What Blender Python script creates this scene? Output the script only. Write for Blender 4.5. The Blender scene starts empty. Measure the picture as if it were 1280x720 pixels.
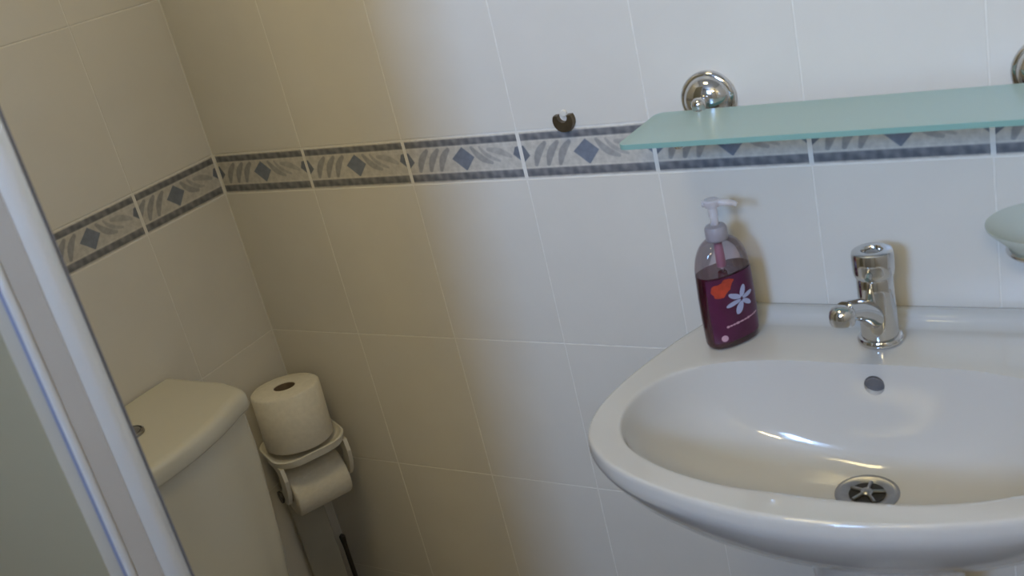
import bpy, bmesh, math, random
from mathutils import Vector, Matrix
random.seed(7)
PI = math.pi
B = 1.045                      # height of the lower edge of the border course above the floor
S = bpy.context.scene
COL = S.collection

# ------------------------------------------------------------------ camera
cam_d = bpy.data.cameras.new('camera'); cam = bpy.data.objects.new('camera', cam_d); COL.objects.link(cam)
Rt = Vector((0.84624288, 0.48519439, -0.22013494)); Fw = Vector((-0.53262698, 0.75994161, -0.37255502)); Up = Vector((-0.0134719, 0.43252184, 0.9015228))
m = Matrix((Rt, Up, -Fw)).transposed().to_4x4(); m.translation = Vector((1.37388, -1.20162, 0.41903 + B))
cam.matrix_world = m
cam_d.sensor_width = 36; cam_d.lens = 1322.3 / 1280 * 36; cam_d.clip_start = .02
cam_d.dof.use_dof = True; cam_d.dof.focus_distance = 1.65; cam_d.dof.aperture_fstop = cam_d.lens / 1000 / .0055
S.camera = cam

# ------------------------------------------------------------------ light
S.view_settings.view_transform = 'Standard'; S.view_settings.look = 'None'
S.view_settings.gamma = 1; S.view_settings.use_curve_mapping = False
S.view_settings.exposure = 0.13
W = bpy.data.worlds.new('world'); S.world = W; W.use_nodes = True
W.node_tree.nodes['Background'].inputs[0].default_value = (.55, .72, 1, 1)
W.node_tree.nodes['Background'].inputs[1].default_value = .3
RX, RY, RZ = 2.1, -2.3, B + .0697 + .2604 * 5        # room: x 0..RX, y RY..0, z 0..RZ
WX0, WX1, WZ0, WZ1 = .76, 1.24, 1.70, 2.24           # window in the wall behind the camera
def area(name, loc, rot, sx, sy, power, col):
    d = bpy.data.lights.new(name, 'AREA'); d.shape = 'RECTANGLE'; d.size = sx; d.size_y = sy
    d.energy = power; d.color = col
    o = bpy.data.objects.new(name, d); o.location = loc; o.rotation_euler = rot; COL.objects.link(o); return o
area('window_daylight', ((WX0 + WX1) / 2, RY - .40, (WZ0 + WZ1) / 2), (PI / 2, 0, 0), WX1 - WX0 - .06, WZ1 - WZ0 - .06, 46, (.315, .525, .96))
area('ceiling_fill_glow', (.72, -.66, RZ - .05), (0, 0, 0), .30, .30, 4.2, (1, .82, .42))  # unseen warm fill, added to brighten the left side of the room
area('wall_fill_glow', (1.55, RY + .09, 2.16), (PI / 2 - math.radians(8), 0, 0), .46, .16, 12, (1, .81, .46))  # unseen warm fill from the door side, added for the ambient light

# ------------------------------------------------------------------ materials
def mat(name, col, rough=.5, metal=0, noise=None, **kw):
    m = bpy.data.materials.new(name); m.use_nodes = True
    nt = m.node_tree; p = nt.nodes['Principled BSDF']
    p.inputs['Base Color'].default_value = (*col, 1); p.inputs['Roughness'].default_value = rough; p.inputs['Metallic'].default_value = metal
    for k, v in kw.items(): p.inputs[k.replace('_', ' ')].default_value = v
    if noise:                                       # (scale, colour amount, bump strength)
        sc, amt, bs = noise
        tc = nt.nodes.new('ShaderNodeTexCoord'); oi = nt.nodes.new('ShaderNodeObjectInfo')
        ad = nt.nodes.new('ShaderNodeVectorMath'); ad.operation = 'ADD'
        ml = nt.nodes.new('ShaderNodeVectorMath'); ml.operation = 'SCALE'; ml.inputs[3].default_value = 7.0
        cb = nt.nodes.new('ShaderNodeCombineXYZ')
        nt.links.new(oi.outputs['Random'], cb.inputs[0]); nt.links.new(oi.outputs['Random'], cb.inputs[2])
        nt.links.new(cb.outputs[0], ml.inputs[0]); nt.links.new(tc.outputs['Object'], ad.inputs[0]); nt.links.new(ml.outputs[0], ad.inputs[1])
        n = nt.nodes.new('ShaderNodeTexNoise'); n.inputs['Scale'].default_value = sc; n.inputs['Detail'].default_value = 5
        nt.links.new(ad.outputs[0], n.inputs['Vector'])
        r = nt.nodes.new('ShaderNodeValToRGB')
        r.color_ramp.elements[0].position = .3; r.color_ramp.elements[1].position = .7
        r.color_ramp.elements[0].color = (*[c * (1 - amt) for c in col], 1); r.color_ramp.elements[1].color = (*[min(1, c * (1 + amt * .4)) for c in col], 1)
        nt.links.new(n.outputs['Fac'], r.inputs[0]); nt.links.new(r.outputs[0], p.inputs['Base Color'])
        if bs:
            b = nt.nodes.new('ShaderNodeBump'); b.inputs['Strength'].default_value = bs; b.inputs['Distance'].default_value = .001
            nt.links.new(n.outputs['Fac'], b.inputs['Height']); nt.links.new(b.outputs[0], p.inputs['Normal'])
    return m
TILE = mat('glazed_tile', (.72, .685, .615), .26, noise=(9, .03, .05))
GROUT = mat('grout', (.79, .76, .695), .9, noise=(60, .08, .3))
PLASTER = mat('painted_plaster', (.52, .50, .45), .8, noise=(20, .03, .2))
FLOORM = mat('floor_tile', (.15, .125, .095), .4, noise=(14, .15, .2))
CERAM = mat('white_ceramic', (.59, .575, .545), .10, noise=(5, .015, 0), Coat_Weight=.5, Coat_Roughness=.04)
CERAMT = mat('toilet_ceramic', (.64, .605, .50), .16, noise=(5, .02, 0))
CHROME = mat('chrome', (.64, .635, .63), .09, 1, noise=(30, .04, 0))
CHROMED = mat('worn_chrome', (.38, .37, .36), .28, 1, noise=(80, .15, .1))
DARKM = mat('dark_recess', (.02, .018, .016), .7, noise=(30, .1, 0))
BRONZE = mat('dull_bronze', (.16, .12, .07), .38, .8, noise=(90, .25, .3))
ALU = mat('satin_aluminium', (.84, .84, .82), .28, .55, noise=(12, .03, 0))
ALUG = mat('grey_beige_rubber', (.44, .41, .34), .6, noise=(12, .05, 0))
SEAL = mat('grey_blue_seal', (.20, .22, .30), .5, noise=(40, .1, 0))
PAPER = mat('toilet_paper', (.82, .77, .66), .95, noise=(120, .06, .8))
CARD = mat('roll_cardboard', (.20, .15, .10), .9, noise=(60, .1, .2))
PLAST = mat('white_plastic', (.74, .71, .63), .35, noise=(20, .03, 0))
PUMP = mat('clear_pump_plastic', (.80, .74, .76), .22, noise=(60, .05, 0), Alpha=.42)
LIQ = mat('plum_liquid_soap', (.072, .005, .020), .12, noise=(20, .3, 0), Coat_Weight=.6)
LABEL = mat('purple_label_film', (.085, .010, .048), .3, noise=(40, .25, 0))
LFLOW = mat('pale_blue_print', (.40, .43, .62), .4, noise=(80, .1, 0))
LORNG = mat('orange_red_print', (.50, .055, .025), .4, noise=(90, .35, 0))
LPINK = mat('pale_pink_print', (.60, .36, .44), .4, noise=(80, .15, 0))
BRUSHM = mat('dark_brush_plastic', (.045, .038, .03), .45, noise=(50, .2, 0))
WOODW = mat('white_door_paint', (.74, .72, .67), .45, noise=(8, .04, .1))

def thin_glass(name, tint, gl=.12, rough=.03):
    m = bpy.data.materials.new(name); m.use_nodes = True; nt = m.node_tree
    nt.nodes.remove(nt.nodes['Principled BSDF'])
    t = nt.nodes.new('ShaderNodeBsdfTransparent'); t.inputs[0].default_value = (*tint, 1)
    g = nt.nodes.new('ShaderNodeBsdfGlossy'); g.inputs['Roughness'].default_value = rough
    n = nt.nodes.new('ShaderNodeTexNoise'); n.inputs['Scale'].default_value = 4
    mr = nt.nodes.new('ShaderNodeMapRange'); mr.inputs['To Min'].default_value = gl * .8; mr.inputs['To Max'].default_value = gl * 1.2
    nt.links.new(n.outputs['Fac'], mr.inputs['Value'])
    lw = nt.nodes.new('ShaderNodeLayerWeight'); lw.inputs[0].default_value = .35
    mx = nt.nodes.new('ShaderNodeMath'); mx.operation = 'MULTIPLY_ADD'; mx.inputs[1].default_value = .6
    nt.links.new(lw.outputs['Fresnel'], mx.inputs[0]); nt.links.new(mr.outputs[0], mx.inputs[2])
    ms = nt.nodes.new('ShaderNodeMixShader')
    nt.links.new(mx.outputs[0], ms.inputs[0]); nt.links.new(t.outputs[0], ms.inputs[1]); nt.links.new(g.outputs[0], ms.inputs[2])
    nt.links.new(ms.outputs[0], nt.nodes['Material Output'].inputs[0]); return m
CLEAR = thin_glass('clear_bottle_plastic', (.96, .91, .94), .03)
def satin_glass(name, col, transl, clear, tint, rough=.25):   # etched glass: scatters what passes, a little goes straight through
    m = bpy.data.materials.new(name); m.use_nodes = True; nt = m.node_tree
    p = nt.nodes['Principled BSDF']; p.inputs['Base Color'].default_value = (*col, 1); p.inputs['Roughness'].default_value = rough
    n = nt.nodes.new('ShaderNodeTexNoise'); n.inputs['Scale'].default_value = 300
    b = nt.nodes.new('ShaderNodeBump'); b.inputs['Strength'].default_value = .1; b.inputs['Distance'].default_value = .0005
    nt.links.new(n.outputs['Fac'], b.inputs['Height']); nt.links.new(b.outputs[0], p.inputs['Normal'])
    tl = nt.nodes.new('ShaderNodeBsdfTranslucent'); tl.inputs[0].default_value = (*col, 1)
    tr = nt.nodes.new('ShaderNodeBsdfTransparent'); tr.inputs[0].default_value = (*tint, 1)
    a = nt.nodes.new('ShaderNodeMixShader'); a.inputs[0].default_value = transl
    c = nt.nodes.new('ShaderNodeMixShader'); c.inputs[0].default_value = clear
    nt.links.new(p.outputs[0], a.inputs[1]); nt.links.new(tl.outputs[0], a.inputs[2])
    nt.links.new(a.outputs[0], c.inputs[1]); nt.links.new(tr.outputs[0], c.inputs[2])
    nt.links.new(c.outputs[0], nt.nodes['Material Output'].inputs[0]); return m
SHELFG = satin_glass('etched_green_glass', (.66, .80, .80), .38, .25, (.8, .96, .93), .2)
SHELFE = satin_glass('green_glass_edge', (.32, .55, .51), .3, .1, (.5, .85, .75), .15)
DISHG = satin_glass('etched_dish_glass', (.80, .83, .78), .4, .25, (.9, .96, .93), .25)
PANELG = satin_glass('obscured_shower_glass', (.42, .375, .25), .28, .06, (.85, .82, .74), .40)
PANEG = satin_glass('obscured_window_glass', (.8, .85, .9), .6, .3, (.95, .97, 1), .3)

# ------------------------------------------------------------------ mesh helpers
def box(bm, x0, x1, y0, y1, z0, z1, bev=0, seg=2):
    r = bmesh.ops.create_cube(bm, size=1)
    vs = r['verts']
    for v in vs: v.co = Vector(((x0 + x1) / 2 + v.co.x * (x1 - x0), (y0 + y1) / 2 + v.co.y * (y1 - y0), (z0 + z1) / 2 + v.co.z * (z1 - z0)))
    if bev:
        es = list({e for v in vs for e in v.link_edges})
        bmesh.ops.bevel(bm, geom=es, offset=bev, segments=seg, profile=.5, affect='EDGES')
def lathe(bm, prof, seg=40, M=Matrix()):           # prof: (radius, height) pairs; a zero radius closes with a point
    rings = []
    for r, z in prof:
        if r < 1e-6: rings.append([bm.verts.new(M @ Vector((0, 0, z)))])
        else: rings.append([bm.verts.new(M @ Vector((r * math.cos(2 * PI * k / seg), r * math.sin(2 * PI * k / seg), z))) for k in range(seg)])
    skin(bm, rings)
def skin(bm, rings, cap=False):
    for a, b in zip(rings, rings[1:]):
        n = max(len(a), len(b))
        for k in range(n):
            k2 = (k + 1) % n
            if len(a) == 1 and len(b) == 1: continue
            if len(a) == 1: bm.faces.new((a[0], b[k], b[k2]))
            elif len(b) == 1: bm.faces.new((a[k], a[k2], b[0]))
            else: bm.faces.new((a[k], a[k2], b[k2], b[k]))
    if cap:
        bm.faces.new(rings[0][::-1]); bm.faces.new(rings[-1])
def tube(bm, pts, rad, seg=14, cap=True):
    pts = [Vector(p) for p in pts]; rings = []
    rad = rad if isinstance(rad, (list, tuple)) else [rad] * len(pts)
    up = None
    for i, p in enumerate(pts):
        t = (pts[min(i + 1, len(pts) - 1)] - pts[max(i - 1, 0)]).normalized()
        if up is None: up = t.orthogonal().normalized()
        up = (up - t * up.dot(t)).normalized(); s = t.cross(up)
        rings.append([bm.verts.new(p + (up * math.cos(2 * PI * k / seg) + s * math.sin(2 * PI * k / seg)) * rad[i]) for k in range(seg)])
    skin(bm, rings, cap)
def prism(bm, poly, f0, f1):                        # closed outline between two mappings of (u, v)
    a = [bm.verts.new(f0(u, v)) for u, v in poly]; b = [bm.verts.new(f1(u, v)) for u, v in poly]
    bm.faces.new(a[::-1]); bm.faces.new(b)
    n = len(poly)
    for k in range(n): bm.faces.new((a[k], a[(k + 1) % n], b[(k + 1) % n], b[k]))
def obj(name, bm, material, parent=None, smooth=40, loc=None):
    bmesh.ops.recalc_face_normals(bm, faces=bm.faces)
    me = bpy.data.meshes.new(name); bm.to_mesh(me); bm.free()
    me.materials.append(material)
    if smooth:
        for p in me.polygons: p.use_smooth = True
        me.set_sharp_from_angle(angle=math.radians(smooth))
    o = bpy.data.objects.new(name, me); COL.objects.link(o)
    if loc is not None: o.location = loc
    if parent: o.parent = parent
    return o
def tag(o, label, cat, group=None):
    o['label'] = label; o['category'] = cat
    if group: o['group'] = group
    return o
def thing(name, label, cat, loc=(0, 0, 0), group=None):
    o = bpy.data.objects.new(name, None); COL.objects.link(o); o.location = loc; o.empty_display_size = .05
    return tag(o, label, cat, group)
def struct(name, bm, m, smooth=0):
    o = obj(name, bm, m, None, smooth); o['kind'] = 'structure'; return o
def nb(): return bmesh.new()
def catmull(P, n=8, closed=False):
    out = []; N = len(P); rng = range(N) if closed else range(N - 1)
    g = (lambda i: P[i % N]) if closed else (lambda i: P[max(0, min(N - 1, i))])
    for i in rng:
        p0, p1, p2, p3 = [Vector(g(i + k)) for k in (-1, 0, 1, 2)]
        for k in range(n):
            t = k / n
            out.append(.5 * ((2 * p1) + (p2 - p0) * t + (2 * p0 - 5 * p1 + 4 * p2 - p3) * t * t + (3 * p1 - p0 - 3 * p2 + p3) * t ** 3))
    if not closed: out.append(Vector(P[-1]))
    return out

# ------------------------------------------------------------------ room
TH = .1; G = .0005                                   # wall thickness, how far the grout sits behind the tile face
bm = nb(); box(bm, -TH, RX + TH, G, TH, -.05, RZ); wall_back = struct('wall_back', bm, GROUT)
bm = nb(); box(bm, -TH, -G, RY - TH, G, -.05, RZ); wall_left = struct('wall_left', bm, GROUT)
bm = nb(); box(bm, RX, RX + TH, RY - TH, G, -.05, RZ); wall_right = struct('wall_right', bm, TILE)
bm = nb()
for a in ((0, WX0, 0, RZ), (WX1, RX, 0, RZ), (WX0, WX1, 0, WZ0), (WX0, WX1, WZ1, RZ)): box(bm, a[0], a[1], RY - .46, RY, a[2], a[3])
struct('wall_front', bm, PLASTER)
bm = nb(); box(bm, -TH, RX + TH, RY - TH, TH, -.06, 0); struct('floor', bm, FLOORM)
bm = nb(); box(bm, -TH, RX + TH, RY - TH, TH, RZ, RZ + .06); struct('ceiling', bm, PLASTER)
bm = nb()
for a in ((WX0, WX0 + .03, WZ0, WZ1), (WX1 - .03, WX1, WZ0, WZ1), (WX0, WX1, WZ0, WZ0 + .03), (WX0, WX1, WZ1 - .03, WZ1)): box(bm, a[0], a[1], RY - .45, RY - .415, a[2], a[3])
window = struct('window_1', bm, WOODW)
bm = nb(); box(bm, WX0 + .03, WX1 - .03, RY - .436, RY - .432, WZ0 + .03, WZ1 - .03); obj('pane', bm, PANEG, window, 0)
bm = nb(); box(bm, 1.28, 2.0, RY, RY + .035, 0, 1.98, .003); door = struct('door_1', bm, WOODW)
bm = nb(); tube(bm, [(1.36, RY + .035, 1.0), (1.36, RY + .08, 1.0), (1.47, RY + .08, 1.0)], .009); obj('handle', bm, CHROME, door)

# wall tiles, each an object sharing mesh data
TW, TG, BH, HH = .2, .0017, .0697, .2604
def tile_mesh(w, h, name, bev=.0007, depth=.006):
    bm = nb(); box(bm, -w / 2, w / 2, 0, depth, -h / 2, h / 2)
    es = [e for e in bm.edges if all(v.co.y < 1e-6 for v in e.verts)]
    bmesh.ops.bevel(bm, geom=es, offset=bev, segments=2, profile=.5, affect='EDGES')
    bmesh.ops.recalc_face_normals(bm, faces=bm.faces)
    me = bpy.data.meshes.new(name); bm.to_mesh(me); bm.free(); me.materials.append(TILE)
    return me
# glazed border print: colours are painted per vertex on a fine grid
def border_colour(u, v, seed):
    rnd = math.sin(u * 91 + seed * 3.1) * .5 + math.sin(u * 37 + v * 23 + seed) * .5
    base = (.62, .585, .52); grey = (.30, .295, .29); dark = (.13, .135, .15); blue = (.19, .215, .265)
    mix = lambda a, b, t: tuple(a[i] * (1 - t) + b[i] * t for i in range(3))
    sm = lambda e, x: max(0, min(1, .5 - x / e))
    c = base
    # stripes: marbled dark bands with a pale centre glaze
    for vc, hw in ((.885, .075), (.125, .085)):
        t = sm(.03, abs(v - vc) - hw)
        if t > 0:
            dk = mix(dark, grey, max(0, min(1, .32 + .38 * rnd + (v - vc) * 3.0)))
            c = mix(c, dk, t)
    X, Z = (u - .5) * TW, (v - .505) * BH
    if .25 < v < .78:
        c = mix(c, (.50, .475, .43), .5)
        def poly(pts, col, amt=1, e=.0012):
            nonlocal c
            d = -9
            n = len(pts)
            for k in range(n):
                ax, az = pts[k]; bx, bz = pts[(k + 1) % n]
                L = math.hypot(bx - ax, bz - az); d = max(d, ((X - ax) * (bz - az) - (Z - az) * (bx - ax)) / L)
            c = mix(c, col, sm(e, d) * amt)
        poly([(.004, -.0185), (.022, .002), (.003, .0185), (-.018, .001)], blue)                       # centre lozenge
        poly([(-.1, -.011), (-.088, -.001), (-.096, .014), (-.1, .014)], mix(blue, dark, .4))          # halves at the joints
        poly([(.1, -.008), (.1, .014), (.094, .013), (.089, .002)], mix(blue, dark, .4))
        def stroke(x0, z0, x1, z1, bend, w, col, amt):
            nonlocal c
            t = max(0, min(1, ((X - x0) * (x1 - x0) + (Z - z0) * (z1 - z0)) / ((x1 - x0) ** 2 + (z1 - z0) ** 2)))
            L = math.hypot(x1 - x0, z1 - z0); nx, nz = -(z1 - z0) / L, (x1 - x0) / L
            o = bend * 4 * t * (1 - t)
            d = math.hypot(X - x0 - t * (x1 - x0) - nx * o, Z - z0 - t * (z1 - z0) - nz * o) - w * (.35 + .65 * math.sin(PI * min(1, max(0, t * .8 + .1))))
            c = mix(c, col, sm(.0016, d) * amt)
        for x in (-.081, -.061, -.042): stroke(x, -.015, x + .020, .016, .003, .0056, grey, .9)
        stroke(.020, .016, .050, -.008, -.004, .0052, grey, .8); stroke(.034, .016, .064, -.006, -.004, .0034, grey, .6)
        stroke(.048, .012, .084, .000, .002, .0050, grey, .55)
    return c
def border_mesh(w, h, seed, name):
    NX, NZ = int(180 * w / .2), 66
    bm = nb(); lay = bm.loops.layers.float_color.new('print')
    g = [[None] * (NZ + 1) for _ in range(NX + 1)]
    for i in range(NX + 1):
        for j in range(NZ + 1):
            x = -w / 2 + w * i / NX; z = -h / 2 + h * j / NZ
            ed = min(w / 2 - abs(x), h / 2 - abs(z)); y = .0010 * max(0, 1 - ed / .0018) ** 2
            u = (x + w / 2 + (TW - TG - w)) / (TW - TG) if w < .19 else i / NX
            g[i][j] = (bm.verts.new((x, y, z)), border_colour(u, j / NZ, seed))
    for i in range(NX):
        for j in range(NZ):
            q = [g[i][j], g[i + 1][j], g[i + 1][j + 1], g[i][j + 1]]
            f = bm.faces.new([a[0] for a in q])
            for l, a in zip(f.loops, q): l[lay] = (*a[1], 1)
    rim = [g[i][0][0] for i in range(NX + 1)] + [g[NX][j][0] for j in range(1, NZ + 1)] + [g[i][NZ][0] for i in range(NX - 1, -1, -1)] + [g[0][j][0] for j in range(NZ - 1, 0, -1)]
    back = [bm.verts.new((v.co.x, .006, v.co.z)) for v in rim]; n = len(rim)
    for k in range(n):
        f = bm.faces.new((rim[k], back[k], back[(k + 1) % n], rim[(k + 1) % n]))
        for l in f.loops: l[lay] = (.6, .57, .5, 1)
    me = bpy.data.meshes.new(name); bm.to_mesh(me); bm.free(); me.materials.append(BORD)
    for p in me.polygons: p.use_smooth = True
    me.set_sharp_from_angle(angle=math.radians(50)); return me
BORD = mat('printed_border_glaze', (.6, .57, .5), .28)
_nt = BORD.node_tree; _a = _nt.nodes.new('ShaderNodeVertexColor'); _a.layer_name = 'print'
_n = _nt.nodes.new('ShaderNodeTexNoise'); _n.inputs['Scale'].default_value = 110; _n.inputs['Detail'].default_value = 4
_tc = _nt.nodes.new('ShaderNodeTexCoord'); _nt.links.new(_tc.outputs['Object'], _n.inputs['Vector'])
_r = _nt.nodes.new('ShaderNodeMapRange'); _r.inputs['From Min'].default_value = .3; _r.inputs['From Max'].default_value = .7; _r.inputs['To Min'].default_value = .86; _r.inputs['To Max'].default_value = 1.12
_m = _nt.nodes.new('ShaderNodeVectorMath'); _m.operation = 'SCALE'
_nt.links.new(_n.outputs['Fac'], _r.inputs['Value']); _nt.links.new(_a.outputs['Color'], _m.inputs[0]); _nt.links.new(_r.outputs[0], _m.inputs[3])
_nt.links.new(_m.outputs[0], _nt.nodes['Principled BSDF'].inputs['Base Color'])

def course(wall, side, xs, first_w):
    zb = B - 4 * HH
    rows = [(zb + k * HH, HH, 't') for k in range(4)] + [(B, BH, 'b')] + [(B + BH + k * HH, HH, 't') for k in range(5)]
    cache = {}
    for (x0, x1) in xs:
        for z0, h, kind in rows:
            w = x1 - x0 - (.0044 if kind == 'b' else TG)
            key = (round(w, 4), kind, random.randrange(3) if kind == 'b' else 0)
            if key not in cache: cache[key] = border_mesh(w, h - TG, key[2], 'border_tile') if kind == 'b' else tile_mesh(w, h - TG, 'tile')
            o = bpy.data.objects.new('border_tile' if kind == 'b' else 'tile', cache[key])
            c = (x0 + x1) / 2; jit = (random.gauss(0, .0003), random.gauss(0, .0003))
            if side == 'back': o.location = (c, 0, z0 + h / 2); o.rotation_euler = (jit[0], 0, jit[1])
            else: o.location = (0, c, z0 + h / 2); o.rotation_euler = (jit[0], 0, PI / 2 + jit[1])
            COL.objects.link(o); o.parent = wall
course(wall_back, 'back', [(k * TW + .0008, (k + 1) * TW + .0008) for k in range(10)], TW)
course(wall_left, 'left', [(-.1777, -.0008)] + [(-.1777 - (k + 1) * TW, -.1777 - k * TW) for k in range(10)], .1777)

# ------------------------------------------------------------------ unseen ceiling and wall lamps, added for warm fill light
wl = thing('wall_fill_lamp', 'added warm fill lamp above the door behind the camera', 'lamp', (1.55, RY, 2.16))
bm = nb(); box(bm, -.25, .25, 0, .085, -.09, .09, .01); obj('base', bm, PLAST, wl)
lamp = thing('ceiling_fill_lamp', 'added round ceiling fill lamp near the toilet, out of the picture', 'lamp', (.72, -.66, RZ))
bm = nb(); lathe(bm, [(0, 0), (.17, 0), (.17, -.03), (.16, -.04), (0, -.04)], 48); obj('base', bm, PLAST, lamp)

# ------------------------------------------------------------------ wash basin
CX, Z0 = 1.07, B - .2
half_o = [(0, 0), (-.07, 0), (-.14, 0), (-.19, 0), (-.216, -.004), (-.229, -.033), (-.244, -.073), (-.260, -.129), (-.273, -.19), (-.278, -.241), (-.274, -.286), (-.258, -.325), (-.229, -.355), (-.197, -.376), (-.160, -.392), (-.110, -.407), (-.051, -.418), (0, -.421)]
half_i = [(0, -.122), (-.073, -.122), (-.121, -.1255), (-.168, -.137), (-.201, -.157), (-.225, -.184), (-.239, -.22), (-.241, -.257), (-.230, -.296), (-.207, -.328), (-.17, -.352), (-.127, -.3685), (-.075, -.3785), (0, -.382)]
AC = (0, -.235); NA = 144
def radial(half, sub=10, corner=None):
    pts = catmull([(x, y) for x, y in half], sub)
    full = [(p.x, p.y) for p in pts] + [(-p.x, p.y) for p in pts[::-1]][1:-1]
    pol = sorted((math.atan2(y - AC[1], x - AC[0]) % (2 * PI), math.hypot(x - AC[0], y - AC[1])) for x, y in full)
    def f(a):
        a %= 2 * PI
        for i in range(len(pol)):
            a0, r0 = pol[i - 1]; a1, r1 = pol[i]
            if i == 0: a0 -= 2 * PI
            if a0 <= a <= a1: break
        else:
            a0, r0 = pol[-1]; a1, r1 = pol[0][0] + 2 * PI, pol[0][1]
        t = (a - a0) / (a1 - a0 + 1e-12); r = r0 + (r1 - r0) * t
        return (AC[0] + r * math.cos(a), AC[1] + r * math.sin(a))
    return f
fo, fi = radial(half_o), radial(half_i)
angs = [2 * PI * k / NA for k in range(NA)]
OUT = [fo(a) for a in angs]; INN = [fi(a) for a in angs]
def smooth(a, b, x): t = max(0, min(1, (x - a) / (b - a))); return t * t * (3 - 2 * t)
basin = thing('wash_basin', 'white ceramic wash basin with wide shallow bowl on the tiled wall', 'basin', (CX, 0, 0))
bm = nb(); rings = []
def ring(fn): rings.append([bm.verts.new(fn(k)) for k in range(NA)])
DR = (.009, -.196); DRR = .0325
# bowl from the drain outwards: (share of inner outline, drop below the rim)
bowlp = [(0, .1265), (.04, .126), (.12, .1245), (.25, .1215), (.40, .117), (.54, .1095), (.66, .0985), (.76, .0845), (.84, .068), (.90, .0515), (.945, .035), (.972, .0205), (.988, .010), (.997, .0032), (1.004, .0004)]
for s, d in bowlp:
    def f(k, s=s, d=d):
        cx_, cy_ = DR[0] + DRR * math.cos(angs[k]), DR[1] + DRR * math.sin(angs[k])
        ix, iy = INN[k]
        return Vector((cx_ + (ix - cx_) * s, cy_ + (iy - cy_) * s, Z0 - d))
    ring(f)
for t in (.08, .2, .35, .5, .6, .7, .76, .82, .87, .91, .95, .98):
    def f(k, t=t):
        x = INN[k][0] + (OUT[k][0] - INN[k][0]) * t; y = INN[k][1] + (OUT[k][1] - INN[k][1]) * t
        z = Z0 + .0006 + .017 * smooth(-.030, -.014, y) * smooth(.235, .195, abs(x))
        return Vector((x, y, z - .002 * smooth(.9, 1, t)))
    ring(f)
for sx, sy, d in [(1, 1, .006), (1.003, 1.003, .012), (1.002, 1.002, .020), (.990, .992, .030), (.965, .972, .045), (.92, .935, .068), (.86, .885, .092), (.78, .82, .117), (.68, .74, .140), (.55, .63, .160), (.42, .52, .174), (.28, .38, .183)]:
    def f(k, sx=sx, sy=sy, d=d):
        z = Z0 - d
        if OUT[k][1] > -.02 and d < .012: z = Z0 + .010
        return Vector((OUT[k][0] * sx, min(-.0005, OUT[k][1] * sy), z))
    ring(f)
skin(bm, rings)
bm.faces.new(rings[-1])
bm.faces.new(rings[0])
body = obj('bowl_body', bm, CERAM, basin, 60)
cb = nb(); lathe(cb, [(0, -.03), (.0115, -.03), (.0115, .03), (0, .03)], 28, Matrix.Translation((.010, -.128, Z0 - .0285)) @ Matrix.Rotation(math.radians(-72), 4, 'X'))
cutter = obj('cutter', cb, CERAM, None, 0); cutter.location = (CX, 0, 0)
md = body.modifiers.new('overflow', 'BOOLEAN'); md.operation = 'DIFFERENCE'; md.object = cutter; md.solver = 'EXACT'
bpy.context.view_layer.update()
me2 = bpy.data.meshes.new_from_object(body.evaluated_get(bpy.context.evaluated_depsgraph_get()))
body.modifiers.clear()
if len(me2.polygons) > 2000: body.data = me2
bpy.data.objects.remove(cutter)
bm = nb(); lathe(bm, [(0, 0), (.0112, 0), (.0112, -.0015), (.0085, -.002), (.0080, -.0008), (0, -.0006)], 28, Matrix.Translation((.010, -.1205, Z0 - .0262)) @ Matrix.Rotation(math.radians(-72), 4, 'X')); obj('overflow_shade_disc', bm, mat('overflow_shade_grey', (.16, .16, .175), .4, noise=(60, .1, 0)), basin)  # grey disc paints the shade inside the overflow hole
# drain
dz = Z0 - .1265
bm = nb(); lathe(bm, [(.018, -.004), (.020, .0002), (.024, .0016), (.029, .0030), (.033, .0030), (.0355, .0012), (.0355, 0)], 48, Matrix.Translation((DR[0], DR[1], dz))); drain = obj('waste_fitting', bm, CHROMED, basin)
bm = nb(); lathe(bm, [(0, -.0035), (.020, -.0035), (.020, -.0030), (0, -.0030)], 24, Matrix.Translation((DR[0], DR[1], dz + .004))); obj('waste_opening', bm, DARKM, drain)
bm = nb()
for k in range(5):
    a = 2 * PI * k / 5 + .3
    tube(bm, [(DR[0] + .003 * math.cos(a), DR[1] + .003 * math.sin(a), dz + .0032), (DR[0] + .020 * math.cos(a), DR[1] + .020 * math.sin(a), dz + .0020)], .0021, 8)
lathe(bm, [(0, .006), (.005, .0055), (.007, .0035), (.007, .001), (0, .001)], 20, Matrix.Translation((DR[0], DR[1], dz)))
obj('strainer', bm, CHROMED, drain)
# half pedestal under the basin
bm = nb(); rings = []
for z, a, b in ((Z0 - .172, .105, .21), (Z0 - .20, .098, .20), (Z0 - .30, .090, .185), (.3, .085, .17), (.06, .095, .18), (.0, .105, .19)):
    rings.append([bm.verts.new((a * math.cos(2 * PI * k / 40), max(-.0005, 0) - .02 - b * (.5 - .5 * math.sin(2 * PI * k / 40)), z)) for k in range(40)])
skin(bm, rings, True); obj('pedestal', bm, CERAM, basin)

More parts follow.
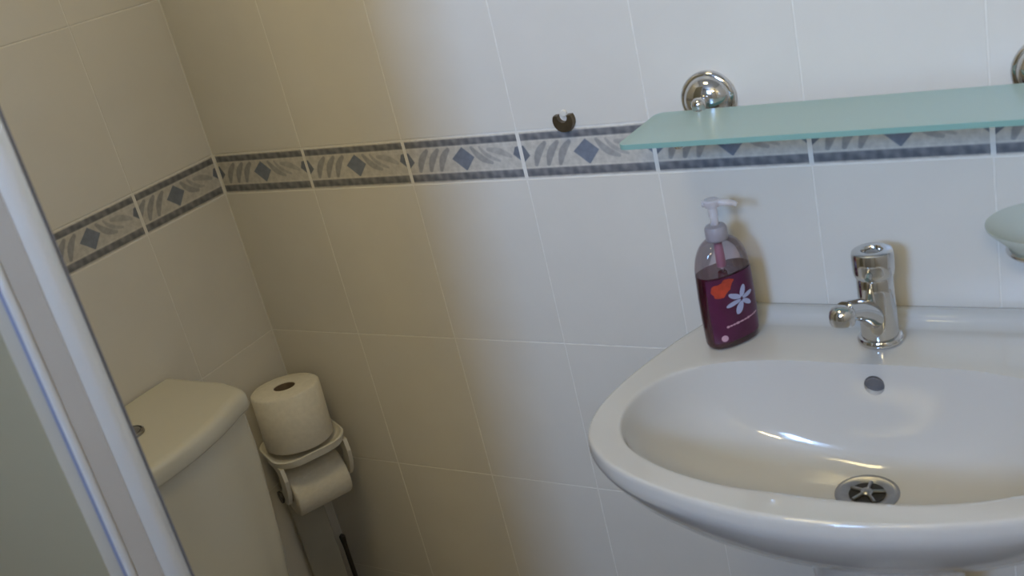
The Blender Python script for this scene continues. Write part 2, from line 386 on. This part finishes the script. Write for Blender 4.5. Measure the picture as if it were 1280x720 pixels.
# ------------------------------------------------------------------ mixer tap
TX, TY, TZ = 1.077, -.064, Z0 + .0012
tap = thing('mixer_tap', 'round chrome mixer tap at the back of the wash basin', 'tap', (TX, TY, TZ))
bm = nb(); lathe(bm, [(0, 0), (.0255, 0), (.0262, .002), (.0262, .0045), (.0245, .0075), (.0215, .0085), (0, .0085)], 44); obj('base_ring', bm, CHROME, tap)
bm = nb(); lathe(bm, [(0, .006), (.0215, .006), (.0212, .030), (.0207, .060), (.0205, .081), (.0195, .0835), (0, .0835)], 44); obj('column', bm, CHROME, tap)
bm = nb(); lathe(bm, [(0, .084), (.0205, .084), (.0228, .087), (.0236, .092), (.0236, .112), (.0225, .1155), (.0195, .117), (.0125, .1168), (.0115, .1155), (.0108, .1125), (0, .1122)], 44); cap = obj('handle_cap', bm, CHROME, tap)
bm = nb(); lathe(bm, [(0, .1118), (.0072, .1118), (.0072, .1140), (.0055, .1150), (0, .1150)], 28); obj('cap_button', bm, CHROMED, cap)
bm = nb(); tube(bm, [(.0, -.018, .095), (.0, -.026, .094), (.0, -.031, .0925)], [.0050, .0045, .0030], 12); obj('indicator', bm, CHROME, cap)
bm = nb()
sp = catmull([(0, 0, .024), (-.004, -.022, .046), (-.009, -.046, .062), (-.014, -.066, .071), (-.0165, -.076, .074)], 6)
tube(bm, sp, [.0150 - .003 * min(1, i / 14) for i in range(len(sp))], 28); obj('spout', bm, CHROME, tap)
bm = nb(); lathe(bm, [(0, .0115), (.006, .011), (.0110, .0085), (.0138, .004), (.0145, -.001), (.0140, -.008), (.0125, -.0115), (.0105, -.0120), (.0100, -.009), (0, -.009)], 36, Matrix.Translation((-.0175, -.082, .0735)) @ Matrix.Rotation(math.radians(-10), 4, 'X')); obj('spout_tip', bm, CHROME, tap)

# ------------------------------------------------------------------ soap bottle
BX, BY = .899, -.077
BA = math.radians(-35 - 0)                            # label normal direction measured from +x
bot = thing('soap_bottle', 'clear pump bottle half full of plum red liquid soap on the basin', 'bottle', (BX, BY, TZ))
bot.scale = (.96, .96, .975)
nrm = Vector((math.cos(BA), math.sin(BA), 0)); lng = Vector((-math.sin(BA), math.cos(BA), 0))
A_, B_ = .0375, .0225
def sect(z):                                         # (scale along length, scale along depth)
    if z < .006: q = .90 + .10 * (z / .006) ** .5; return q, q
    if z < .095: t = (z - .006) / .089; s = 1 + .035 * math.sin(PI * t * .9); return s, s
    t = min(1, (z - .095) / .047); c = math.sqrt(max(0, 1 - t ** 2.1))
    return (.012 / A_) + (1.01 - .012 / A_) * c, (.0118 / B_) + (1.01 - .0118 / B_) * c
def bpt(z, th, off=0.0):                             # th: angle round the bottle, 0 = label centre
    sa, sb = sect(z); ct, st = math.cos(th), math.sin(th)
    a, b = A_ * sa + off, B_ * sb + off; e = 2 / 2.35
    return nrm * (b * math.copysign(abs(ct) ** e, ct)) + lng * (a * math.copysign(abs(st) ** e, st)) + Vector((0, 0, z))
def bloft(zs, off, cap=True):
    bm = nb(); rings = [[bm.verts.new(bpt(z, 2 * PI * k / 64, off)) for k in range(64)] for z in zs]; skin(bm, rings, cap); return bm
zs = [0, .001, .003, .006] + [.006 + .089 * k / 10 for k in range(1, 11)] + [.095 + .047 * k / 14 for k in range(1, 14)] + [.1415]
obj('bottle_shell', bloft(zs, 0), CLEAR, bot, 60)
LL = .100
obj('liquid', bloft([.0012, .002, .004, .0065] + [.006 + .089 * k / 10 for k in range(1, 11)] + [LL], -.0008), LIQ, bot, 50)
def patch(name, cells, off, m, parent):              # cells: closed (th, z) outlines laid on the bottle surface
    bm = nb()
    for c in cells:
        n = len(c); cu = sum(p[0] for p in c) / n; cv = sum(p[1] for p in c) / n
        rr = []
        for s in (1, .66, .33): rr.append([bm.verts.new(bpt(cv + (v - cv) * s, cu + (u - cu) * s, off)) for u, v in c])
        rr.append([bm.verts.new(bpt(cv, cu, off))]); skin(bm, rr)
    return obj(name, bm, m, parent, 60)
# label film
bm = nb(); g = []
for i in range(25):
    th = -1.12 + 2.24 * i / 24; row = []
    for j in range(15):
        z = .010 + .088 * j / 14
        row.append(bm.verts.new(bpt(z, th, .0005)))
    g.append(row)
for i in range(24):
    for j in range(14): bm.faces.new((g[i][j], g[i + 1][j], g[i + 1][j + 1], g[i][j + 1]))
lab = obj('label_film', bm, LABEL, bot, 60)
def blob(cu, cv, ru, rv, rot=0, n=20, wob=0):
    out = []
    for k in range(n):
        a = 2 * PI * k / n; r = 1 + wob * math.sin(3 * a + 1) + wob * .6 * math.sin(7 * a)
        x, y = ru * r * math.cos(a), rv * r * math.sin(a)
        out.append((cu + (x * math.cos(rot) - y * math.sin(rot)) / .031, cv + x * math.sin(rot) + y * math.cos(rot)))
    return out
patch('orange_fruit_print', [blob(-.50, .083, .0125, .0095, .3, wob=.12), blob(-.22, .091, .006, .005, 0, wob=.1)], .0009, LORNG, lab)
pet = []
for k, L in zip(range(6), (.0145, .013, .0135, .0155, .013, .0135)):
    a = PI / 2 - .25 + k * PI / 3
    pet.append(blob(.12 + L * .62 * math.cos(a) / .031, .063 + L * .72 * math.sin(a), L * .55, .0030, a, 16))
patch('flower_print', pet, .0012, LFLOW, lab)
patch('lettering_print', [blob(-.42 + .115 * k, .0315 + .0004 * k, .0019, .0012 + .0005 * (k % 3 == 0), 0, 10) for k in range(11)], .0010, LPINK, lab)
patch('round_mark_print', [blob(-.62, .0165, .0045, .0045, 0, 20)], .0010, LPINK, lab)
# pump
bm = nb()
prof = [(0, .1400), (.0125, .1400), (.0138, .1415), (.0142, .1440), (.0142, .1560), (.0125, .1590), (.0080, .1605), (0, .1605)]
lathe(bm, prof, 36); obj('collar', bm, mat('frosted_collar_plastic', (.42, .38, .41), .3, noise=(70, .1, 0), Alpha=.80), bot)
bm = nb(); lathe(bm, [(0, .160), (.0055, .160), (.0050, .170), (.0060, .172), (.0060, .186), (0, .186)], 24); obj('stem', bm, PUMP, bot)
bm = nb(); hd = Vector((math.cos(math.radians(8)), math.sin(math.radians(8)), 0))
tube(bm, [(-.012 * hd.x, -.012 * hd.y, .1885), (0, 0, .1895), (.014 * hd.x, .014 * hd.y, .1890), (.027 * hd.x, .027 * hd.y, .1870), (.031 * hd.x, .031 * hd.y, .1845)], [.0042, .0055, .0046, .0038, .0030], 16)
lathe(bm, [(0, .183), (.0085, .184), (.0105, .187), (.0105, .1925), (.009, .1940), (0, .1945)], 28); obj('pump_head', bm, PUMP, bot)
bm = nb(); tube(bm, [(0, 0, .012), (.001, .001, .07), (0, 0, .138)], .0022, 10); obj('dip_tube', bm, PUMP, bot)
bm = nb(); lathe(bm, [(0, .104), (.0058, .104), (.0062, .110), (.0060, .128), (.0050, .138), (0, .140)], 20); obj('pump_cylinder', bm, mat('pump_cylinder_plastic', (.36, .16, .22), .3, noise=(60, .1, 0)), bot)

# ------------------------------------------------------------------ glass shelf with chrome brackets
SZ = B + .0895; SXL, SXR, SYB, SYF = .829, 1.305, -.034, -.156
shelf = thing('glass_shelf', 'frosted green glass shelf on chrome brackets above the wash basin', 'shelf', (0, 0, 0))
def rr(x0, x1, y0, y1, r, n=6):
    out = []
    for cx_, cy_, a0 in ((x1 - r, y1 - r, 0), (x0 + r, y1 - r, PI / 2), (x0 + r, y0 + r, PI), (x1 - r, y0 + r, 1.5 * PI)):
        for k in range(n + 1): a = a0 + PI / 2 * k / n; out.append((cx_ + r * math.cos(a), cy_ + r * math.sin(a)))
    return out
bm = nb(); pl = rr(SXL, SXR, SYF, SYB, .012)
prism(bm, pl, lambda u, v: Vector((u, v, SZ - .006)), lambda u, v: Vector((u, v, SZ)))
gl = obj('glass_plate', bm, SHELFG, shelf, 30); gl.data.materials.append(SHELFE)
for p in gl.data.polygons:
    if abs(p.normal.z) < .5: p.material_index = 1
ROTW = Matrix.Rotation(PI / 2, 4, 'X')                # lathe axis pointing out of the back wall (-y)
for fx in (.886, 1.257):
    Mf = Matrix.Translation((fx, 0, B + .0935)) @ ROTW
    bm = nb(); lathe(bm, [(0, .0003), (.0340, .0003), (.0350, .002), (.0350, .006), (.0325, .009), (.0300, .0095), (.0285, .012), (.0270, .0150), (.0225, .0190), (.0160, .0225), (.0090, .0240), (0, .0245)], 56, Mf)
    br = obj('bracket', bm, CHROME, shelf)
    bm = nb(); pts = catmull([(fx, -.018, B + .095), (fx, -.030, B + .0935), (fx, -.044, B + .0820), (fx, -.070, B + .0765), (fx, -.095, B + .0765), (fx, -.112, B + .0765)], 6)
    tube(bm, pts, .0066, 16); obj('arm', bm, CHROME, br)
    bm = nb(); lathe(bm, [(0, -.008), (.006, -.007), (.0082, -.003), (.0086, .001), (.0075, .006), (0, .008)], 20, Matrix.Translation((fx, -.112, B + .0755))); obj('end_cap', bm, CHROME, br)
    bm = nb(); lathe(bm, [(0, -.006), (.0085, -.005), (.0095, 0), (.0085, .0055), (.005, .009), (0, .010)], 20, Matrix.Translation((fx - .001, -.034, B + .0945))); obj('clamp_knob', bm, CHROME, br)

# ------------------------------------------------------------------ soap dish in its wall ring
dish_h = thing('soap_dish_holder', 'chrome wall ring that holds the frosted glass soap dish', 'holder', (1.260, 0, B - .074))
bm = nb(); lathe(bm, [(0, .0003), (.024, .0003), (.025, .004), (.020, .009), (.012, .013), (0, .014)], 40, ROTW); obj('flange', bm, CHROME, dish_h)
bm = nb(); tube(bm, [(0, -.010, 0), (0, -.022, 0), (0, -.034, -.002)], .006, 14); obj('arm', bm, CHROME, dish_h)
bm = nb()
rc, Rr = (0, -.072), .038
tp = [(rc[0] + Rr * math.cos(2 * PI * k / 40), rc[1] + Rr * math.sin(2 * PI * k / 40), -.003) for k in range(40)]
rings = []
for k in range(40):
    a = 2 * PI * k / 40; rings.append([bm.verts.new((rc[0] + (Rr + .004 * math.cos(b)) * math.cos(a), rc[1] + (Rr + .004 * math.cos(b)) * math.sin(a), -.003 + .004 * math.sin(b))) for b in [2 * PI * j / 10 for j in range(10)]])
rings.append(rings[0]); skin(bm, rings); obj('ring', bm, CHROME, dish_h)
dish = nb(); lathe(dish, [(0, -.016), (.020, -.015), (.032, -.007), (.040, .002), (.052, .014), (.060, .022), (.0605, .0245), (.058, .0235), (.050, .0165), (.038, .0055), (.030, -.003), (.019, -.010), (0, -.011)], 56)
dd = obj('soap_dish', dish, DISHG, None, 60, (1.260, -.072, B - .0725)); tag(dd, 'round frosted glass soap dish on the wall right of the tap', 'dish')

# ------------------------------------------------------------------ crescent hook on the wall
hook = thing('wall_hook', 'small dull bronze crescent hook on the tiles left of the shelf', 'hook', (.681, 0, B + .081))
bm = nb(); out = []
for k in range(25): a = math.radians(-212 + 244 * k / 24); out.append((.0155 * math.cos(a), .0155 * math.sin(a)))
inn = []
for k in range(19): a = math.radians(22 - 224 * k / 18); inn.append((.0078 * math.cos(a), .0055 + .0072 * math.sin(a)))
prism(bm, out + inn, lambda u, v: Vector((u, -.0003, v)), lambda u, v: Vector((u * .96, -.009, v * .96)))
obj('crescent_plate', bm, BRONZE, hook, 50)
bm = nb(); lathe(bm, [(0, .0003), (.0050, .0003), (.0050, .0020), (.0040, .003), (0, .0032)], 24, Matrix.Translation((0, 0, .0090)) @ ROTW); obj('highlight_disc', bm, PLAST, hook)  # white disc stands in for the highlight at the hook's centre

# ------------------------------------------------------------------ toilet with cistern
toilet = thing('toilet', 'white ceramic toilet with close coupled cistern against the left wall', 'toilet', (0, -.41, 0))
CL = B - .222
def cist_outline(d, hw, bow, r=.045, n=8, x0=.004):    # plan: depth d (x), half width hw, front bow
    pts = [(x0, -hw), ]
    P = [(d - r * 1.35, -hw), (d - .012, -hw + r * .35), (d, -hw + r * 1.1), (d + bow * .7, -hw * .4), (d + bow, 0), (d + bow * .7, hw * .4), (d, hw - r * 1.1), (d - .012, hw - r * .35), (d - r * 1.35, hw)]
    c = catmull([(p[0], p[1]) for p in P], n)
    return [(x0, -hw)] + [(d * .35, -hw)] + [(p.x, p.y) for p in c] + [(d * .35, hw)] + [(x0, hw)]
bm = nb(); rings = []
for z, d, hw in ((CL - .029, .188, .167), (CL - .10, .190, .165), (CL - .25, .180, .158), (CL - .36, .170, .150), (CL - .385, .160, .143)):
    rings.append([bm.verts.new((x, y, z)) for x, y in cist_outline(d, hw, .018)])
skin(bm, rings, True); obj('cistern', bm, CERAMT, toilet, 35)
bm = nb(); rings = []
for z, e in ((CL - .032, -.008), (CL - .0305, -.002), (CL - .027, 0), (CL - .010, 0), (CL - .004, -.0025), (CL - .001, -.007), (CL, -.014), (CL + .001, -.05)):
    rings.append([bm.verts.new((max(.004, x), y, z)) for x, y in cist_outline(.196 + e, .175 + e, .020)])
skin(bm, rings, True); lid = obj('cistern_lid', bm, CERAMT, toilet, 50)
bm = nb(); lathe(bm, [(0, 0), (.020, 0), (.020, .004), (.0175, .0055), (.0165, .003), (0, .003)], 36, Matrix.Translation((.096, .012, CL + .0008))); btn = obj('flush_button', bm, CHROMED, lid)
bm = nb(); lathe(bm, [(0, 0), (.0150, 0), (.0150, .0022), (.012, .0034), (0, .0038)], 30, Matrix.Translation((.096, .012, CL + .0038))); obj('button_cap', bm, CHROMED, btn)
def oval(cx_, a, b, z, n=44, k=1.15): return [Vector((cx_ + a * math.cos(2 * PI * i / n) * (k if math.cos(2 * PI * i / n) > 0 else 1), b * math.sin(2 * PI * i / n), z)) for i in range(n)]
bm = nb(); rings = []
for cx_, a, b, z in ((.30, .17, .10, .0), (.30, .16, .095, .05), (.30, .15, .09, .15), (.36, .19, .13, .28), (.40, .205, .165, .36), (.41, .205, .172, .395)):
    rings.append([bm.verts.new(v) for v in oval(cx_, a, b, z)])
skin(bm, rings, True); obj('pan', bm, CERAMT, toilet)
bm = nb(); box(bm, .02, .26, -.15, .15, .30, .435, .02); obj('pan_shelf', bm, CERAMT, toilet)
bm = nb(); rings = [[bm.verts.new(v) for v in oval(.415, a, b, z)] for a, b, z in ((.195, .172, .396), (.203, .18, .400), (.203, .18, .414), (.19, .168, .420))]
skin(bm, rings, True); obj('seat', bm, PLAST, toilet)
bm = nb(); rings = [[bm.verts.new(v) for v in oval(.415, a, b, z)] for a, b, z in ((.195, .172, .421), (.203, .18, .426), (.198, .175, .436), (.16, .14, .443))]
skin(bm, rings, True); obj('seat_lid', bm, PLAST, toilet)

# ------------------------------------------------------------------ toilet roll holder and rolls
HX, HY = .078, -.087
def roll(name, label, M, grp=None):
    t = thing(name, label, 'toilet roll', (0, 0, 0), grp)
    t.matrix_world = M
    bm = nb(); n = 48; R1, R0, h = .0600, .0190, .0515
    prof = [(R0, -h), (R1 - .004, -h), (R1, -h + .0035), (R1, h - .0035), (R1 - .004, h), (R0, h)]
    rings = [[bm.verts.new((r * math.cos(2 * PI * k / n), r * math.sin(2 * PI * k / n), z)) for k in range(n)] for r, z in prof]
    rings.append(rings[0]); skin(bm, rings); obj('paper', bm, PAPER, t, 50)
    bm = nb(); rings = [[bm.verts.new((r * math.cos(2 * PI * k / n), r * math.sin(2 * PI * k / n), z)) for k in range(n)] for r, z in ((R0 - .0002, -h + .001), (R0 - .0002, h - .001), (R0 - .0014, h - .001), (R0 - .0014, -h + .001))]
    rings.append(rings[0]); skin(bm, rings); obj('core', bm, CARD, t, 50); return t
HR = math.radians(-27)                              # the free-standing holder is turned towards the room
holder = thing('toilet_roll_holder', 'white free standing toilet roll holder with a tray top beside the cistern', 'holder', (HX, HY, 0)); holder.rotation_euler = (0, 0, HR)
ZT = B - .434                                        # top face of the tray
bm = nb(); box(bm, -.058, -.046, -.050, .012, .010, ZT - .006, .004); obj('column', bm, mat('shade_toned_plastic', (.42, .40, .34), .5, noise=(20, .05, 0)), holder)  # column plastic coloured darker, so its shade sits in the colour
bm = nb(); lathe(bm, [(0, .0005), (.049, .0005), (.050, .006), (.046, .014), (0, .016)], 40); obj('foot', bm, PLAST, holder)
bm = nb(); rings = []
for z, e in ((ZT - .012, -.006), (ZT - .008, 0), (ZT + .005, .003), (ZT + .006, 0), (ZT + .001, -.005), (ZT, -.012)):
    rings.append([bm.verts.new((x, y, z)) for x, y in rr(-.062 - e, .062 + e, -.065 - e, .065 + e, .040)])
skin(bm, rings, True); obj('tray', bm, PLAST, holder)
for s in (-1, 1):
    bm = nb(); yy = s * .060
    side = [(-.020, ZT - .007), (.048, ZT - .007), (.052, ZT - .030), (.046, ZT - .055), (.034, ZT - .075), (.020, ZT - .090), (.004, ZT - .095), (-.008, ZT - .088), (-.008, ZT - .074), (.006, ZT - .068), (.018, ZT - .055), (.026, ZT - .038), (.022, ZT - .022), (.004, ZT - .018), (-.020, ZT - .018)]
    prism(bm, side, lambda u, v: Vector((u, yy - .0035, v)), lambda u, v: Vector((u, yy + .0035, v)))
    obj('side_arm', bm, PLAST, holder, 20)
RRZ = ZT - .080
bm = nb(); tube(bm, [(0, -.069, RRZ), (0, -.0655, RRZ), (0, -.0645, RRZ), (0, .0645, RRZ)], [.0115, .0115, .0085, .0085], 18); obj('spindle', bm, BRUSHM, holder)  # spindle; its dark thicker end stands in for the shaded roll hole
TL = Matrix.Rotation(math.radians(5), 4, Vector((.92, .39, 0)) * -1)
roll('toilet_roll', 'full toilet roll standing upright on top of the plastic holder', Matrix.Translation((HX, HY, ZT + .0580)) @ TL)
t2 = roll('toilet_roll', 'smaller used toilet roll hanging sideways on the holder spindle', Matrix.Translation((HX, HY, 0)) @ Matrix.Rotation(HR, 4, 'Z') @ Matrix.Translation((0, 0, RRZ - .003)) @ Matrix.Rotation(PI / 2, 4, 'X') @ Matrix.Diagonal((.73, .73, .99, 1)))

# ------------------------------------------------------------------ toilet brush in the corner
br = thing('toilet_brush', 'slim dark toilet brush standing in the corner behind the toilet', 'brush', (.028, -.028, 0))
bm = nb(); tube(bm, [(0, 0, .03), (0, 0, .33), (0, 0, .352), (0, 0, .356)], [.0045, .0045, .006, .003], 16); obj('handle', bm, BRUSHM, br)
br.location = (.025, -.025, 0)
bm = nb(); lathe(bm, [(0, 0.0005), (.019, .0005), (.0205, .01), (.0205, .12), (.018, .125), (.010, .125), (0, .125)], 32); obj('cup', bm, PLAST, br)

# ------------------------------------------------------------------ shower screen
PX, PY = .599, -.744
screen = thing('shower_screen', 'shower side panel of obscured glass with white aluminium edge post', 'shower screen', (PX, PY, 0))
# post outline in plan (u to the camera's right, v towards the camera), extruded upwards
vdir = Vector((1.37388 - PX, -1.20162 - PY, 0)).normalized(); udir = Vector((-vdir.y, vdir.x, 0))
def pp(u, v, z): return udir * u * 1.125 + vdir * v * 1.125 + Vector((0, 0, z))
HT = 1.9
def extr(name, poly, m, z0=.04, z1=HT, par=screen, sm=50):
    bm = nb(); prism(bm, poly, lambda u, v: pp(u, v, z0), lambda u, v: pp(u, v, z1)); return obj(name, bm, m, par, sm)
def arc(cu, cv, r, a0, a1, n=10): return [(cu + r * math.cos(math.radians(a0 + (a1 - a0) * k / n)), cv + r * math.sin(math.radians(a0 + (a1 - a0) * k / n))) for k in range(n + 1)]
# wide rounded rail on the right, shallow flat web, thin lip on the left
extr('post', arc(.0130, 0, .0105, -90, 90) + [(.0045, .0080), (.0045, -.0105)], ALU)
extr('post_web', [(.0045, -.0100), (.0045, .0085), (-.0130, .0080), (-.0130, -.0100)], mat('shade_toned_aluminium', (.40, .355, .295), .5, .05, noise=(12, .03, 0)))  # web coloured darker than the rails, painting in the post's shading
extr('post_lip', [(-.0130, -.0100), (-.0130, .0060)] + arc(-.0165, .0070, .0034, 0, 180, 6) + [(-.0199, -.0100)], ALU)
extr('edge_seal', [(.0236, -.006), (.0256, -.006), (.0256, .001), (.0236, .001)], SEAL)
extr('glazing_seal', [(-.0225, -.006), (-.0197, -.006), (-.0197, .004), (-.0225, .003)], SEAL)
extr('inner_rail', [(-.0315, -.010), (-.0227, -.010), (-.0227, -.001), (-.0315, -.001)], ALUG)
L = math.hypot(PX - .02, .02)
gx0, gx1 = -PX + .004, -.024
bm = nb(); box(bm, gx0, gx1, -.001, .005, .05, HT - .01); obj('glass_panel', bm, PANELG, screen, 0)
bm = nb(); box(bm, gx0, gx1, -.012, .014, .0, .045, .003); obj('bottom_rail', bm, ALU, screen)
bm = nb(); box(bm, gx0, gx1, -.012, .014, HT - .02, HT + .01, .003); obj('top_rail', bm, ALU, screen)
bm = nb(); box(bm, -PX + .001, -PX + .02, -.014, .016, .0, HT, .003); obj('wall_channel', bm, ALU, screen)
